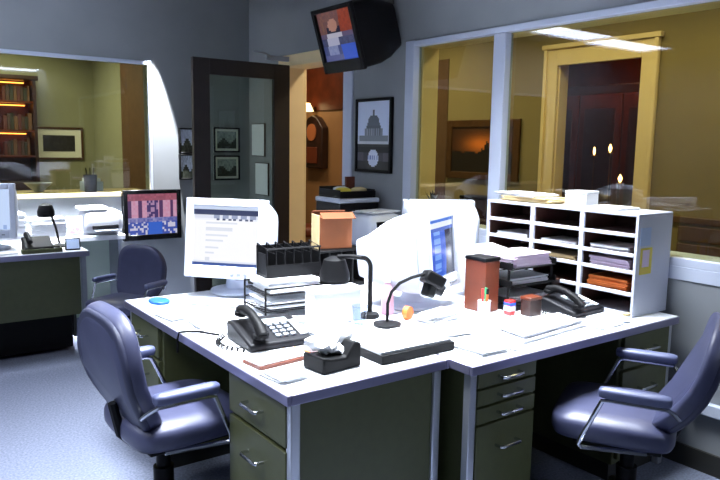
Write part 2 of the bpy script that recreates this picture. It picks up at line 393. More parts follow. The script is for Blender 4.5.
# ------------------------------------------------------------------ chairs
def chair(label, loc, rz, back_tilt=.22, size=1.0):
    t = thing('office_chair', label, 'chair', loc, rz)
    t.scale = (size, size, size)
    def bk(y, z):        # a point of the backrest, tilted about its foot
        return V((0, -.165 + .055, .44)) + rx(back_tilt) @ V((0, y, z))
    def wf(p):       # seat: waterfall front, dished middle
        q = p.copy()
        if q.z > .12: q.y -= (q.z - .12) ** 2 * .8
        return q
    MB().pillow((0, .055, .455), .50, .46, .115, 5, rot=rx(-PI / 2), puff=.8, warp=lambda p: V((p.x, p.y + max(0, -p.z - .14) ** 2 * 2.0 , p.z))).build('seat', M['vinyl'], t, angle=60)
    MB().box(-.19, .19, -.13, .19, .385, .405).build('seat_pan', M['black'], t, bevel=.006)
    def wb(p):
        q = p.copy(); k = (q.z + .25) / .50
        q.x *= .94 + .14 * math.sin(min(1, max(0, k)) * PI * .8)
        q.y += -(q.x ** 2) * -.5
        q.y += -.07 * math.sin(k * PI) + .03
        return q
    MB().pillow(bk(0, .245), .47, .50, .075, 3.0, rot=rx(back_tilt), puff=.75, warp=wb, n=44, k=9).build('backrest', M['vinyl'], t, angle=60)
    MB().pillow(bk(-.03, .24), .462, .492, .026, 3.0, rot=rx(back_tilt), puff=.5, warp=wb, n=44).build('back_shell', M['vinyl_dark'], t, angle=60)
    for s in (-1, 1):
        a = MB().pillow((s * .285, -.03, .635), .060, .25, .046, 4, rot=rx(-PI / 2), puff=.6, k=7)
        a.build('armrest', M['vinyl_arm'], t, angle=60)
        f = MB().tube([(s * .235, -.18, .56), (s * .262, -.165, .585), (s * .285, -.14, .607), (s * .287, .055, .607), (s * .284, .08, .60), (s * .268, .15, .44), (s * .262, .158, .41), (s * .255, .15, .397), (s * .235, .08, .395), (s * .20, -.08, .395)], .009, 8)
        f.build('arm_frame', M['chrome'], t)
    MB().tube([(0, -.05, .38), (0, -.13, .385), bk(-.06, .0), bk(-.052, .13)], .018, 8).build('back_support', M['black'], t)
    MB().cyl((0, 0, .10), (0, 0, .40), .028).cyl((0, 0, .10), (0, 0, .25), .04).build('column', M['black'], t)
    for k in range(5):
        a = k * 2 * PI / 5 + .3
        c, s = math.cos(a), math.sin(a)
        lg = MB().tube([(0, 0, .13), (c * .12, s * .12, .115), (c * .23, s * .23, .075)], [.032, .026, .018], 8).build('leg', M['steel_dark'], t)
        MB().cyl((c * .23 - s * .02, s * .23 + c * .02, .03), (c * .23 + s * .02, s * .23 - c * .02, .03), .03).cyl((c * .23, s * .23, .05), (c * .23, s * .23, .08), .008).build('caster', M['black'], lg)
    return t
chair('blue-grey vinyl office chair in the left foreground by the drawers of the near left desk', (.93, 2.55, 0), -PI / 2 + .06, .27)
chair('blue-grey vinyl office chair at the right edge facing the desk with the pigeonhole shelf', (2.47, 1.50, 0), .48, .46)
chair('dark blue-grey office chair in the background below the wall screen', (1.54, 4.86, 0), PI / 2 + .5, .2, .84)

# ------------------------------------------------------------------ screens
def page(u, v):
    if v > .93: return (205, 218, 240)
    if v > .86: return (54, 62, 96)
    if v > .80: return (150, 160, 190) if (int(u * 22) % 3) and .28 < u < .95 else (222, 226, 240)
    if v > .76: return (70, 80, 110) if (int(u * 24) % 2) and .35 < u < .9 else (238, 240, 250)
    if v < .05: return (60, 84, 150)
    if v < .08: return (226, 232, 245)
    if v < .74 and int(v * 30) % 3 == 0 and u > .2 and u < .2 + .7 * ((int(v * 30) * 7) % 10) / 10: return (222, 226, 236)
    return (250, 250, 255)
def palepage(u, v):
    return (196, 216, 250) if v > .12 or int(u * 14) % 3 else (150, 176, 226)
def bluepage(u, v):
    if v > .93: return (70, 120, 220)
    if v > .84: return (228, 236, 250)
    if v > .80: return (40, 84, 190)
    if u > .62: return (22, 24, 52)
    if .18 < u < .4 and v > .12: return (112, 160, 240) if int(v * 22) % 3 else (60, 110, 220)
    return (44, 92, 214)
def news(u, v):
    random.seed(int(u * 26) * 61 + int(v * 18) * 131)
    n = .2 + .55 * random.random()
    if v > .82: return (150 + 50 * n, 84 + 30 * n, 104 + 30 * n)
    if v > .42:
        if abs(u - .5) < .12: return (84, 66, 122) if n < .55 else (190, 150, 190)
        if int(u * 14) % 3 == 0: return (96, 64, 110)
        return (226, 146 + 40 * n, 176 + 40 * n)
    if v > .3: return (70 + 130 * n, 80 + 110 * n, 170 + 60 * n)
    if abs(u - .55) < .14: return (60, 110, 225)
    return (226, 222, 246) if n > .5 else (70, 92, 190)
def anchor(u, v):
    random.seed(int(u * 20) * 67 + int(v * 16) * 137)
    n = .3 + .4 * random.random()
    if v > .55:
        if (u - .42) ** 2 + (v - .72) ** 2 * 1.2 < .02: return (178, 130, 116)
        if abs(u - .42) < .2 and v < .7: return (36, 34, 58)
        if u > .62: return (118 + 60 * n, 52 + 20 * n, 40)
        return (92 + 50 * n, 66 + 30 * n, 78)
    if v > .46: return (188, 186, 204) if .2 < u < .66 else (96, 84, 116)
    if v > .32: return (48 + 40 * n, 54 + 40 * n, 90 + 40 * n) if abs(u - .35) > .18 else (176, 178, 206)
    if u > .56: return (46, 86, 206)
    if v < .12: return (92, 98, 150)
    return (110 + 40 * n, 120 + 40 * n, 170 + 30 * n) if abs(u - .3) < .14 else (70, 80, 130)

def crt(label, loc, rz, scr, w=.41, h=.375, d=.40, tilt=-.08, z0=.085, m=None, smat=None):
    """local: face looks toward -y; the base stands at the origin"""
    t = thing('crt_monitor', label, 'monitor', loc, rz)
    m = m or M['beige_pl']
    R = rx(tilt); zc = z0 + h / 2
    def P(x, y, z): return V((0, 0, zc)) + R @ V((x, y, z))
    bz = MB()
    y0, y1 = -.16, -.10
    fw_, top, bot = .038, .04, .062
    for cx, cz, sx, sz in ((-w / 2 + fw_ / 2, 0, fw_, h), (w / 2 - fw_ / 2, 0, fw_, h), (0, h / 2 - top / 2, w - 2 * fw_, top), (0, -h / 2 + bot / 2, w - 2 * fw_, bot)):
        bz.ob(P(cx, (y0 + y1) / 2, cz), (sx, y1 - y0, sz), rot=R)
    bz.build('bezel', m, t, bevel=.006)
    hs = MB(); rings = []
    for yy, kx, kz, oz in ((-.10, 1, 1, 0), (-.02, .99, .98, 0), (.07, .95, .88, -.008), (d - .16 - .06, .70, .60, -.02), (d - .16, .60, .50, -.02)):
        ring = []
        for j in range(36):
            th = 2 * PI * j / 36; cx, sz = math.cos(th), math.sin(th)
            ring.append(P(math.copysign(abs(cx) ** .3, cx) * w / 2 * kx, yy, math.copysign(abs(sz) ** .3, sz) * h / 2 * kz + oz))
        rings.append(ring)
    hb = hs.loft(rings).build('housing', m, t, angle=40)
    vt = MB()
    for k in range(6): vt.ob(P(-.10 + k * .04, .02, h / 2 * .925), (.012, .07, .004), rot=R @ rx(-.26))
    vt.build('vent', mat('vent_grey_%d' % len(bpy.data.materials), (170, 176, 190), .5), hb)
    art('screen', scr, 44, 34, w - 2 * fw_ + .004, h - top - bot + .004, smat or M['screen'], t, P(0, -.145, (bot - top) / 2), (1, 0, 0), R @ V((0, 0, 1)), bulge=.008)
    MB().lathe([(.13, 0), (.14, .008), (.135, .02), (.06, .03), (.05, z0 + .01), (.075, z0 + .03)], (0, 0, 0), 28).build('stand', m, t)
    bt = MB()
    for k in range(3): bt.ob(P(.05 + k * .035, -.162, -h / 2 + .026), (.02, .006, .009), rot=R)
    bt.build('button', M['grey_pl'], t)
    return t
crt('white tube monitor on the left desk showing a white page with a dark title bar', (1.61, 3.27, .74), -.86, page, w=.425, h=.40, tilt=-.12)
crt('white tube monitor in the desk cluster turned right with a blue screen', (2.19, 2.53, .74), .47, bluepage, w=.40, h=.38, tilt=-.10, d=.41)
crt('white tube monitor seen from behind next to the pigeonhole shelf', (2.83, 3.02, .74), 2.6, page, w=.44, h=.36, d=.44)
crt('pale blue tube monitor cut off by the left edge on the dark desk', (.77, 5.48, .74), -.3, palepage, w=.40, h=.38)

# wall screen
t = thing('flat_screen', 'black framed flat screen showing a pink and blue newsroom above the background chair', 'television', (2.19, YB + .004, .863))
MB().box(-.265, .265, -.07, -.028, -.225, .225).build('housing', M['black'], t, bevel=.006)
b = MB().box(-.265, -.225, -.085, -.07, -.225, .225).box(.225, .265, -.085, -.07, -.225, .225).box(-.225, .225, -.085, -.07, .19, .225).box(-.225, .225, -.085, -.07, -.225, -.175)
b.build('bezel', M['black_gloss'], t, bevel=.004)
art('screen', news, 52, 36, .452, .367, M['tvscreen'], t, (0, -.073, .0075))
MB().box(-.08, .08, -.028, 0, -.08, .08).build('wall_bracket', M['steel_dark'], t)

# ceiling hung television, looks to -X and down
t = thing('crt_television', 'black television hung high near the ceiling showing a person at a desk', 'television', (2.98, 4.03, 2.30), -PI / 2)
R = rx(.30)
def P(x, y, z): return R @ V((x, y, z))
hs = MB(); rings = []
for yy, kx, kz, oz in ((-.22, 1, 1, 0), (-.06, 1, 1, 0), (.04, .9, .92, 0), (.17, .72, .7, .0)):
    ring = []
    for j in range(32):
        th = 2 * PI * j / 32; cx, sz = math.cos(th), math.sin(th)
        ring.append(P(math.copysign(abs(cx) ** .25, cx) * .235 * kx, yy, math.copysign(abs(sz) ** .25, sz) * .22 * kz + oz))
    rings.append(ring)
hs.loft(rings).build('housing', M['black'], t, angle=40)
b = MB()
for cx, cz, sx, sz in ((-.219, 0, .034, .44), (.219, 0, .034, .44), (0, .205, .41, .03), (0, -.18, .41, .08)):
    b.ob(P(cx, -.235, cz), (sx, .03, sz), rot=R)
b.build('bezel', M['black'], t, bevel=.005)
art('screen', anchor, 40, 32, .405, .332, M['tvscreen'], t, P(0, -.228, .025), (1, 0, 0), R @ V((0, 0, 1)), bulge=.008)
MB().box(-.03, .03, .0, .06, .17, CEIL - 2.30).ob((0, .03, .20), (.30, .22, .03)).build('ceiling_mount', M['steel_dark'], t, bevel=.004)

# ------------------------------------------------------------------ pictures
def picture(name, label, o, ex, w, h, f, frame_m, fw_=.025, mount=0.0, nx=30, nz=30, cat='picture'):
    """hung on a wall; ex points to the right when looking at it"""
    ex = V(ex); a = math.atan2(ex.y, ex.x)
    t = thing(name, label, cat, o, a)
    b = MB()
    b.box(-w / 2, w / 2, -.012, -.002, -h / 2, h / 2)
    b.build('backing', M['mat_white'] if mount else M['black'], t)
    f_ = MB().box(-w / 2, -w / 2 + fw_, -.028, -.002, -h / 2, h / 2).box(w / 2 - fw_, w / 2, -.028, -.002, -h / 2, h / 2).box(-w / 2 + fw_, w / 2 - fw_, -.028, -.002, h / 2 - fw_, h / 2).box(-w / 2 + fw_, w / 2 - fw_, -.028, -.002, -h / 2, -h / 2 + fw_)
    f_.build('frame', frame_m, t, bevel=.004)
    art('print', f, nx, nz, w - 2 * fw_ - 2 * mount, h - 2 * fw_ - 2 * mount, M['picture'], t, (0, -.015, 0))
    return t
def dome(u, v):
    x = abs(u - .5)
    if v < .34:
        if (u - .5) ** 2 + ((v - .17) * 1.3) ** 2 < .026: return (214, 222, 240) if abs(v - .17) > .03 or int(u * 30) % 2 else (120, 140, 190)
        if .12 < v < .24: return (86, 84, 96) if x > .3 else (60, 60, 70)
        return (30, 30, 36)
    if v < .42: return (196, 200, 206) if v > .38 else (56, 58, 60)
    if v < .50: return (120, 126, 134) if x < .44 else (206, 214, 232)
    if v < .60 and x < .28: return (96, 102, 112) if int(u * 28) % 2 else (146, 152, 164)
    if v < .64 and x < .22: return (80, 86, 96)
    if .64 <= v < .80 and x < .19 * math.sqrt(max(0, 1 - ((v - .64) / .17) ** 2)): return (88, 94, 106)
    if v < .88 and x < .025: return (90, 96, 108)
    return (212, 222, 246)
picture('framed_poster', 'tall framed poster of a domed building beside the doorway', (XW, 4.175, 1.59), (0, -1, 0), .44, .55, dome, M['black'], .022, nx=36, nz=48)
def photo(seed, sky=(170, 178, 184), ground=(52, 56, 50)):
    def f(u, v):
        random.seed(seed * 1000 + int(u * 12) * 17 + int(v * 10) * 29)
        n = random.random() * 40
        hz = .45 + .15 * math.sin(u * 9 + seed)
        c = sky if v > hz else ground
        return tuple(max(0, min(255, q + n - 20)) for q in c)
    return f
pics = [((2.545, 1.53), 3, 'framed photo left of the open door, upper one with a tilted bright corner', .15), ((2.545, 1.29), 4, 'framed photo left of the open door, lower of the pair', .15),
        ((2.95, 1.545), 5, 'framed landscape photo seen through the door glass, upper one', .27), ((2.95, 1.28), 6, 'framed landscape photo seen through the door glass, lower one', .27)]
for (x, z), s, lb, ww in pics:
    picture('framed_photo', lb, (x, YB, z), (1, 0, 0), ww, .235, photo(s, (150, 160, 160) if ww > .2 else (196, 206, 224), (50, 54, 46)), M['black'], .014, mount=.022 if ww > .2 else 0, nx=12, nz=10)
for (y, z, lb) in ((6.0, 1.55, 'white notice hung on the wall behind the open door, upper sheet'), (5.93, 1.18, 'white notice hung on the wall behind the open door, lower sheet')):
    t = thing('wall_notice', lb, 'notice', (XW, y, z), -PI / 2)
    MB().box(-.13, .13, -.012, -.002, -.155, .155).build('board', M['dark_wood'], t)
    MB().box(-.12, .12, -.016, -.012, -.148, .148).build('sheet', M['paper'], t)

# ------------------------------------------------------------------ paper
def stack(name, label, cat, loc, rz, w, d, n, m, th=.004, jit=.02, group=None, parent=None):
    b = MB(); z = 0
    for k in range(n):
        b.ob((random.uniform(-jit, jit), random.uniform(-jit, jit), z + th / 2), (w * random.uniform(.94, 1), d * random.uniform(.94, 1), th), random.uniform(-jit, jit) * 4)
        z += th
    o = b.build(name, m, None, smooth=False, loc=loc, rz=rz)
    return tag(o, label, cat, group)
random.seed(11)
DZ = .7402
# ------------------------------------------------------------------ left desk, things on it
def keyboard(label, loc, rz, m, size=1.0):
    t = thing('keyboard', label, 'keyboard', loc, rz); t.scale = (size, size, size)
    MB().prism([(-.085, 0), (.085, 0), (.085, .028), (-.085, .014)], (-.225, 0, 0), (0, 1, 0), (0, 0, 1), (.45, 0, 0)).build('case', m, t, bevel=.004)
    k = MB().ob((.0, -.008, .0225 + .077 * .082), (.425, .13, .004), rot=rx(.082))
    for r in range(5):
        for c in range(15):
            y = -.062 + r * .027
            k.ob((-.20 + c * .0215, y, .0225 + (y + .085) * .082), (.018, .021, .010))
        for c in range(4):
            y = -.062 + r * .027
            k.ob((.142 + c * .0215, y, .0225 + (y + .085) * .082), (.018, .021, .010))
    k.build('keys', M['key'], t, smooth=False)
    return t
keyboard('white keyboard on the left desk below the monitor with the white page', (1.36, 3.05, DZ), -.86, M['white_pl'], .72)
t = thing('mouse_pad', 'pale blue round mouse pad with blue swirl at the far corner of the left desk', 'mouse pad', (1.165, 3.23, DZ))
MB().lathe([(.087, 0), (.09, .003), (.087, .006)], n=32).build('pad', M['lblue'], t)
MB().pillow((.01, .0, .013), .09, .13, .016, 2.4, rot=rx(-PI / 2)).build('blue_mouse', M['blue'], t, angle=60)

def phone(label, loc, rz, m, size=1.0):
    t = thing('desk_phone', label, 'telephone', loc, rz); t.scale = (size, size, size)
    b = MB().prism([(-.11, 0), (.11, 0), (.11, .065), (.06, .065), (-.11, .025)], (-.12, 0, 0), (0, 1, 0), (0, 0, 1), (.24, 0, 0)).build('body', m, t, bevel=.008)
    sl = math.atan2(.04, .17); R = rx(sl)
    def on(x, y, h=.0): return V((x, y, .025 + (y + .11) * math.tan(sl) + h))
    for r in range(4):
        for c in range(3):
            MB().ob(on(.0 + c * .028, -.075 + r * .026, .004), (.019, .016, .010), rot=R).build('button', M['grey_pl'], t, bevel=.002)
    MB().ob(on(.03, .03, .003), (.10, .035, .006), rot=R).build('display', mat('phone_display', (150, 160, 158), .25), t)
    MB().ob(on(.095, -.03, .003), (.025, .11, .004), rot=R).build('label_strip', M['paper'], t)
    hx = -.075
    pts = [on(hx, -.115, .03), on(hx, -.08, .05), on(hx, -.02, .06), on(hx, .03, .055), on(hx, .08, .03)]
    hd = MB().tube(pts, [.022, .019, .016, .019, .022], 10)
    hd.lathe([(.015, -.012), (.028, -.006), (.028, .006), (.012, .014)], on(hx, -.095, .022), 16).lathe([(.015, -.012), (.028, -.006), (.028, .006), (.012, .014)], on(hx, .07, .026), 16)
    hd.build('handset', M['black'], t, angle=60)
    cd = []
    for i in range(140):
        a = i * .55; s = i / 139
        base = V((-.13 - .06 * math.sin(s * PI), -.12 + .22 * s, .014))
        cd.append(base + V((math.cos(a) * .007, 0, math.sin(a) * .007 )))
    MB().tube(cd, .0025, 5).build('coiled_cord', M['black'], t)
    return t
phone('black desk phone with keypad on the left desk near the drawer edge', (1.31, 2.375, DZ), -.08, M['charcoal'], 1.12)
tag(MB().tube([(1.16, 2.52, .752), (1.12, 2.62, .748), (1.08, 2.66, .747), (1.052, 2.67, .744), (1.046, 2.672, .72), (1.044, 2.67, .66)], .005, 6).build('phone_cable', M['black']), 'black cable from the phone hanging over the left desk edge', 'cable')
# notebook with orange edge
t = thing('notebook', 'thin dark red and orange notebook with papers in front of the left phone', 'notebook', (1.21, 2.13, DZ), .1)
t.scale = (.95, .95, 1)
MB().box(-.12, .12, -.06, .06, 0, .012).build('cover', M['red_brown'], t, bevel=.001)
MB().box(-.117, .115, -.052, .057, .012, .017).build('pages', M['paper'], t)
MB().box(.118, .126, -.06, .06, 0, .018).build('spine', M['orange'], t)
# black desk caddy / tissue holder with white tissue
t = thing('tissue_holder', 'black angular tissue holder with white paper sticking out at the front of the left desk', 'holder', (1.335, 1.965, DZ), .10)
t.scale = (.86, .9, 1)
b = MB().prism([(-.10, 0), (.10, 0), (.10, .085), (.065, .095), (.02, .045), (-.06, .05), (-.10, .06)], (0, -.065, 0), (1, 0, 0), (0, 0, 1), (0, .13, 0))
b.build('body', M['black'], t, bevel=.008)
b = MB()
random.seed(5)
for k in range(7):
    rings = []
    c = V((-.03 + .012 * k, random.uniform(-.03, .03), .05)); tp = c + V((random.uniform(-.05, .05), random.uniform(-.03, .06), random.uniform(.025, .05)))
    a = random.uniform(0, 6)
    for q in range(5):
        p = c.lerp(tp, q / 4); wd = .02 + .028 * math.sin(q / 4 * 2.4)
        rings.append([p + V((math.cos(a + j * PI / 4) * wd * (1 + .3 * (j % 2)), math.sin(a + j * PI / 4) * wd * .6, .01 * ((j + q) % 2))) for j in range(8)])
    b.loft(rings)
b.build('tissue', M['paper'], t, angle=25)
# white binder with black front
t = thing('binder', 'flat white topped binder with black front edge at the right front of the left desk', 'binder', (1.665, 1.995, DZ))
MB().box(-.175, .18, -.12, .13, 0, .034).build('case', M['black'], t, bevel=.003)
MB().ob((.0, .01, .039), (.345, .235, .010), .0).build('white_sheet', M['paper'], t)
# papers
random.seed(21)
for (x, y, rz, w_, d_, n, lb) in (
    (1.16, 2.95, .1, .13, .17, 3, 'white papers near the far left edge of the left desk by the round mouse pad'),
    (1.24, 2.74, -.1, .17, .18, 4, 'white papers on the left desk just behind the cable'),
    (1.49, 2.575, .05, .13, .10, 6, 'white papers in the middle of the left desk behind the black phone'),
    (1.60, 2.30, .05, .19, .22, 5, 'white papers between the black phone and the white binder'),
    (1.135, 1.96, .1, .09, .13, 4, 'small white notepad at the drawer edge of the left desk')):
    stack('paper_stack', lb, 'papers', (x, y, DZ), rz, w_, d_, n, M['paper'])
# wire tray stack with file holder
t = thing('letter_tray', 'two-tier black wire letter tray piled with white papers in the middle of the left desk', 'letter tray', (1.62, 2.77, DZ), -.1)
for k in range(2):
    z = .035 + k * .075
    b = MB()
    for i in range(9): b.tube([(-.16, -.12 + i * .03, z), (.16, -.12 + i * .03, z)], .003, 6)
    for s in (-1, 1):
        b.tube([(s * .16, -.125, z + .03), (s * .16, -.125, z), (s * .16, .125, z), (s * .16, .125, z + .03)], .004, 6)
        b.tube([(-.16, s * .125, z + .03), (.16, s * .125, z + .03)], .004, 6)
    b.build('tray', M['black'], t)
for sx in (-1, 1):
    for sy in (-1, 1): MB().cyl((sx * .16, sy * .125, 0), (sx * .16, sy * .125, .145), .005, n=8).build('leg', M['black'], t)
for k, z in enumerate((.039, .114)):
    random.seed(40 + k)
    stack('paper_stack', ['white papers in the lower level of the black wire tray', 'white papers heaped on the upper level of the black wire tray'][k], 'papers', (1.62, 2.77, .7405 + z), -.1, .27, .21, 8 if k else 6, M['paper'], th=.006, jit=.012)
t = thing('file_sorter', 'black slotted file sorter standing on the papers of the wire tray', 'file sorter', (1.66, 2.82, DZ + .163), -.1)
MB().box(-.14, .14, -.06, .06, 0, .012).build('base', M['black'], t)
for k in range(7):
    x = -.135 + k * .045
    MB().tube([(x, -.055, .01), (x, -.055, .135), (x, .055, .15), (x, .055, .01)], .005, 6).box(x - .002, x + .002, -.05, .05, .01, .11).build('divider', M['black'], t)
b = MB().box(-.14, .14, .056, .062, .01, .14).box(-.14, .14, -.062, -.057, .01, .06).tube([(-.14, -.058, .135), (.14, -.058, .135)], .005, 6)
b.build('side_panel', M['black'], t)
# dark lamp with arch
t = thing('desk_lamp', 'black desk lamp with a square arched neck left of the blue screen monitor', 'lamp', (1.875, 2.46, DZ))
MB().lathe([(.042, 0), (.045, .008), (.04, .02), (.015, .026)], n=28).build('base', M['black'], t)
MB().tube([(0, 0, .02), (0, 0, .22)] + arc((-.05, 0, .23), .05, 0, PI / 2, 6) + [(-.08, .05, .282), (-.11, .10, .275)], .0105, 10).build('neck', M['black'], t)
MB().lathe([(.02, .055), (.05, .04), (.068, -.02), (.07, -.055), (.062, -.056), (.04, -.01)], (-.115, .12, .22), 24).build('lamp_shade', M['black'], t)
# second lamp
t = thing('desk_lamp', 'black desk lamp with curved thin neck and square head in front of the blue screen', 'lamp', (1.85, 2.30, DZ))
MB().lathe([(.06, 0), (.062, .012), (.02, .02)], n=24).build('base', M['black'], t)
MB().tube([(0, 0, .015), (.0, .0, .10), (.012, -.01, .15), (.04, -.03, .19), (.08, -.06, .215), (.13, -.09, .232)], .007, 8).build('neck', M['black'], t)
hb = MB().ob((.165, -.105, .205), (.095, .08, .055), rot=Matrix.Rotation(.55, 3, 'Y') @ rzm(-.4)).ob((.15, -.10, .165), (.05, .05, .07), rot=Matrix.Rotation(.35, 3, 'Y')).build('lamp_head', M['black'], t, bevel=.010)
MB().ob((.20, -.10, .16), (.05, .045, .05), rot=Matrix.Rotation(.6, 3, 'Y')).build('hinge', M['charcoal'], t, bevel=.008)
# white box, cup, bottle, orange pen cup
t = thing('document_box', 'white cardboard document box standing in the middle of the desks', 'box', (1.70, 2.50, DZ), -.1)
MB().box(-.115, .115, -.05, .05, 0, .135).build('box_body', M['paper'], t, bevel=.003)
MB().box(-.12, .12, -.055, .055, .135, .155).build('lid', M['white_pl'], t, bevel=.003)
t = thing('plastic_cup', 'clear plastic cup in front of the white document box', 'cup', (1.755, 2.375, DZ))
MB().lathe([(.024, 0), (.027, .002), (.034, .085), (.036, .085), (.036, .088), (.0325, .087), (.025, .006), (.0, .005)], n=20).build('cup_body', M['clear'], t)
t = thing('bottle', 'pale pink bottle with white cap beside the arched black lamp', 'bottle', (1.985, 2.47, DZ))
MB().lathe([(.026, 0), (.03, .006), (.03, .11), (.014, .14), (.013, .15)], n=20).build('bottle_body', M['pink'], t)
MB().lathe([(.016, .15), (.016, .172), (.014, .175)], n=16).build('cap', M['white_pl'], t)
t = thing('tape_roll', 'orange tape roll behind the curved black lamp', 'tape', (2.0, 2.34, DZ + .03), 0, rot=(PI / 2, 0, .3))
MB().lathe([(.02, -.012), (.03, -.012), (.03, .012), (.02, .012)], n=24).build('roll', M['orange'], t)
for (x, y, rz, c, lb) in ((1.405, 2.125, .3, 'red', 'red pen lying beside the black tissue holder'), (1.40, 2.17, -.1, 'blue', 'blue pen lying beside the black tissue holder')):
    t = thing('pen', lb, 'pen', (x, y, DZ + .03), rz)
    MB().cyl((-.05, 0, .004), (.05, 0, .004), .004, n=10).build('barrel', M[c], t)
    MB().cyl((.05, 0, .004), (.065, 0, .004), .004, .001, n=10).build('tip', M['black'], t)
stack('paper_stack', 'small pile of white papers under the red and blue pens', 'papers', (1.405, 2.15, DZ), .05, .085, .09, 6, M['paper'], th=.005, jit=.003)

# ------------------------------------------------------------------ right desk, things on it
random.seed(33)
for (x, y, rz, w_, d_, n, m, lb) in (
    (1.935, 1.845, .03, .15, .20, 4, 'paper', 'white papers at the front left corner of the right desk'),
    (1.99, 2.09, -.05, .19, .16, 5, 'paper', 'white papers below the curved black lamp'),
    (2.065, 1.80, .0, .05, .13, 3, 'paper', 'narrow white pad left of the white keyboard at the front edge of the right desk'),
    (2.11, 2.25, .15, .18, .10, 9, 'paper', 'thick white paper pile in front of the blue screen monitor'),
    (2.66, 1.765, .05, .17, .09, 2, 'paper', 'white sheet at the front edge right of the white keyboard')):
    stack('paper_stack', lb, 'papers', (x, y, DZ), rz, w_, d_, n, M[m])
keyboard('white keyboard lying on the right desk in front of the black letter trays', (2.35, 1.875, DZ + .001), .08, M['white_pl'])
t = thing('file_box', 'reddish brown upright file box right of the blue screen', 'file box', (2.425, 2.28, DZ), .05)
MB().box(-.05, .05, -.05, .08, 0, .245).build('box_body', M['red_brown'], t, bevel=.004)
MB().box(-.053, .053, -.053, .083, .245, .262).build('rim', M['black'], t, bevel=.003)
t = thing('pen_cup', 'small white cup of markers in front of the reddish brown file box', 'cup', (2.335, 2.19, DZ))
MB().lathe([(.026, 0), (.028, .003), (.03, .075), (.027, .075), (.024, .006), (0, .005)], n=20).build('cup_body', M['white_pl'], t)
for (dx, dy, c) in ((-.008, 0, 'red'), (.01, .004, 'green'), (.002, -.01, 'orange')):
    mk = thing('marker', '%s marker standing in the small white cup' % c, 'marker', (2.335 + dx, 2.19 + dy, DZ + .007))
    MB().cyl((0, 0, 0), (dx * .5, dy * .5, .10), .0055, n=10).build('barrel', M[c], mk)
    MB().cyl((dx * .5, dy * .5, .10), (dx * .58, dy * .58, .125), .0065, n=10).build('cap', M['black'] if c == 'orange' else M[c], mk)
t = thing('letter_tray', 'three-tier black plastic letter tray on the right desk piled with pinkish white papers', 'letter tray', (2.665, 2.30, DZ), .0)
for k in range(3):
    z = .03 + k * .085
    MB().box(-.165, .165, -.125, .125, z, z + .006).box(-.165, -.158, -.125, .125, z, z + .035).box(.158, .165, -.125, .125, z, z + .035).box(-.158, .158, .118, .125, z, z + .035).build('tray', M['black'], t, bevel=.002)
for sx in (-1, 1):
    for sy in (-1, 1): MB().cyl((sx * .158, sy * .10, 0), (sx * .158, sy * .10, .235), .007, n=10).build('leg', M['black'], t)
lbs = ['papers in the bottom level of the black plastic tray', 'white papers in the middle level of the black plastic tray', 'pinkish white papers heaped on the top level of the black plastic tray']
for k in range(3):
    random.seed(60 + k)
    stack('paper_stack', lbs[k], 'papers', (2.665, 2.295, DZ + .0365 + k * .085), .01, .27, .20, (6, 6, 12)[k], M[('paper', 'paper', 'paper_pink')[k]], th=.005, jit=.012)
t = thing('label_box', 'small red white and blue box at the left end of the black plastic trays', 'box', (2.46, 2.145, DZ))
MB().box(-.018, .018, -.02, .02, 0, .07).build('carton', M['red'], t, bevel=.002)
MB().box(-.0185, .0185, -.0205, .0205, .02, .045).build('white_band', M['paper'], t)
MB().box(-.0185, .0185, -.0205, .0205, .048, .06).build('blue_band', M['blue'], t)
t = thing('wooden_box', 'brown wooden card box under the end of the black trays', 'box', (2.545, 2.09, DZ))
MB().box(-.04, .04, -.03, .03, 0, .075).build('box_body', M['dark_wood'], t, bevel=.003)
MB().box(-.042, .042, -.032, .032, .075, .09).build('lid', M['mahogany'], t, bevel=.003)
phone('black desk phone in front of the pigeonhole shelf on the right desk', (2.777, 2.04, DZ), .03, M['charcoal'])
t = thing('card_file', 'dark brown card file between the black trays and the pigeonhole shelf', 'box', (2.868, 2.30, DZ), .0)
MB().box(-.028, .030, -.10, .10, 0, .12).build('box_body', M['dark_wood'], t, bevel=.004)
MB().box(-.02, .02, -.105, -.10, .05, .08).build('label_plate', M['chrome'], t)
t = thing('glass_jar', 'small clear jar at the foot of the pigeonhole shelf', 'jar', (2.80, 1.755, DZ))
MB().lathe([(.017, 0), (.02, .003), (.02, .028), (.016, .032), (.016, .034)], n=18).build('jar_body', M['clear'], t)
MB().lathe([(.018, .034), (.018, .044), (.0, .046)], n=18).build('lid', M['manila'], t)

# pigeonhole shelf
t = thing('pigeonhole_shelf', 'white metal pigeonhole shelf of three bays standing against the window wall', 'shelf', (2.905, 1.79, DZ))
H_, D_, L_ = .485, .288, .94
MB().box(0, D_, 0, L_, H_ - .014, H_).build('top_panel', M['shelf_w'], t, bevel=.003)
MB().box(0, D_, 0, L_, 0, .014).build('bottom_panel', M['shelf_w'], t, bevel=.002)
MB().box(D_ - .008, D_, .014, L_ - .014, .014, H_ - .014).build('back_panel', M['shelf_shade'], t)
for y in (0, L_ - .014): MB().box(0, D_, y, y + .014, .014, H_ - .014).build('side_panel', M['shelf_w'], t, bevel=.002)
BY = [.014, .305, .615, L_ - .014]
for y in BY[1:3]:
    dv = MB().box(.012, D_ - .008, y - .008, y + .008, .014, H_ - .014).build('divider', M['shelf_shade'], t)
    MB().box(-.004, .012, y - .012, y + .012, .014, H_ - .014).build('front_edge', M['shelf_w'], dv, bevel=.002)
for y in (.014, L_ - .017): MB().box(.012, D_ - .008, y, y + .003, .014, H_ - .014).build('side_shade_lining', M['shelf_shade'], t)  # brown sheets added on the white sides for the shade in the bays
ZS = [.10, .205, .285, .378]
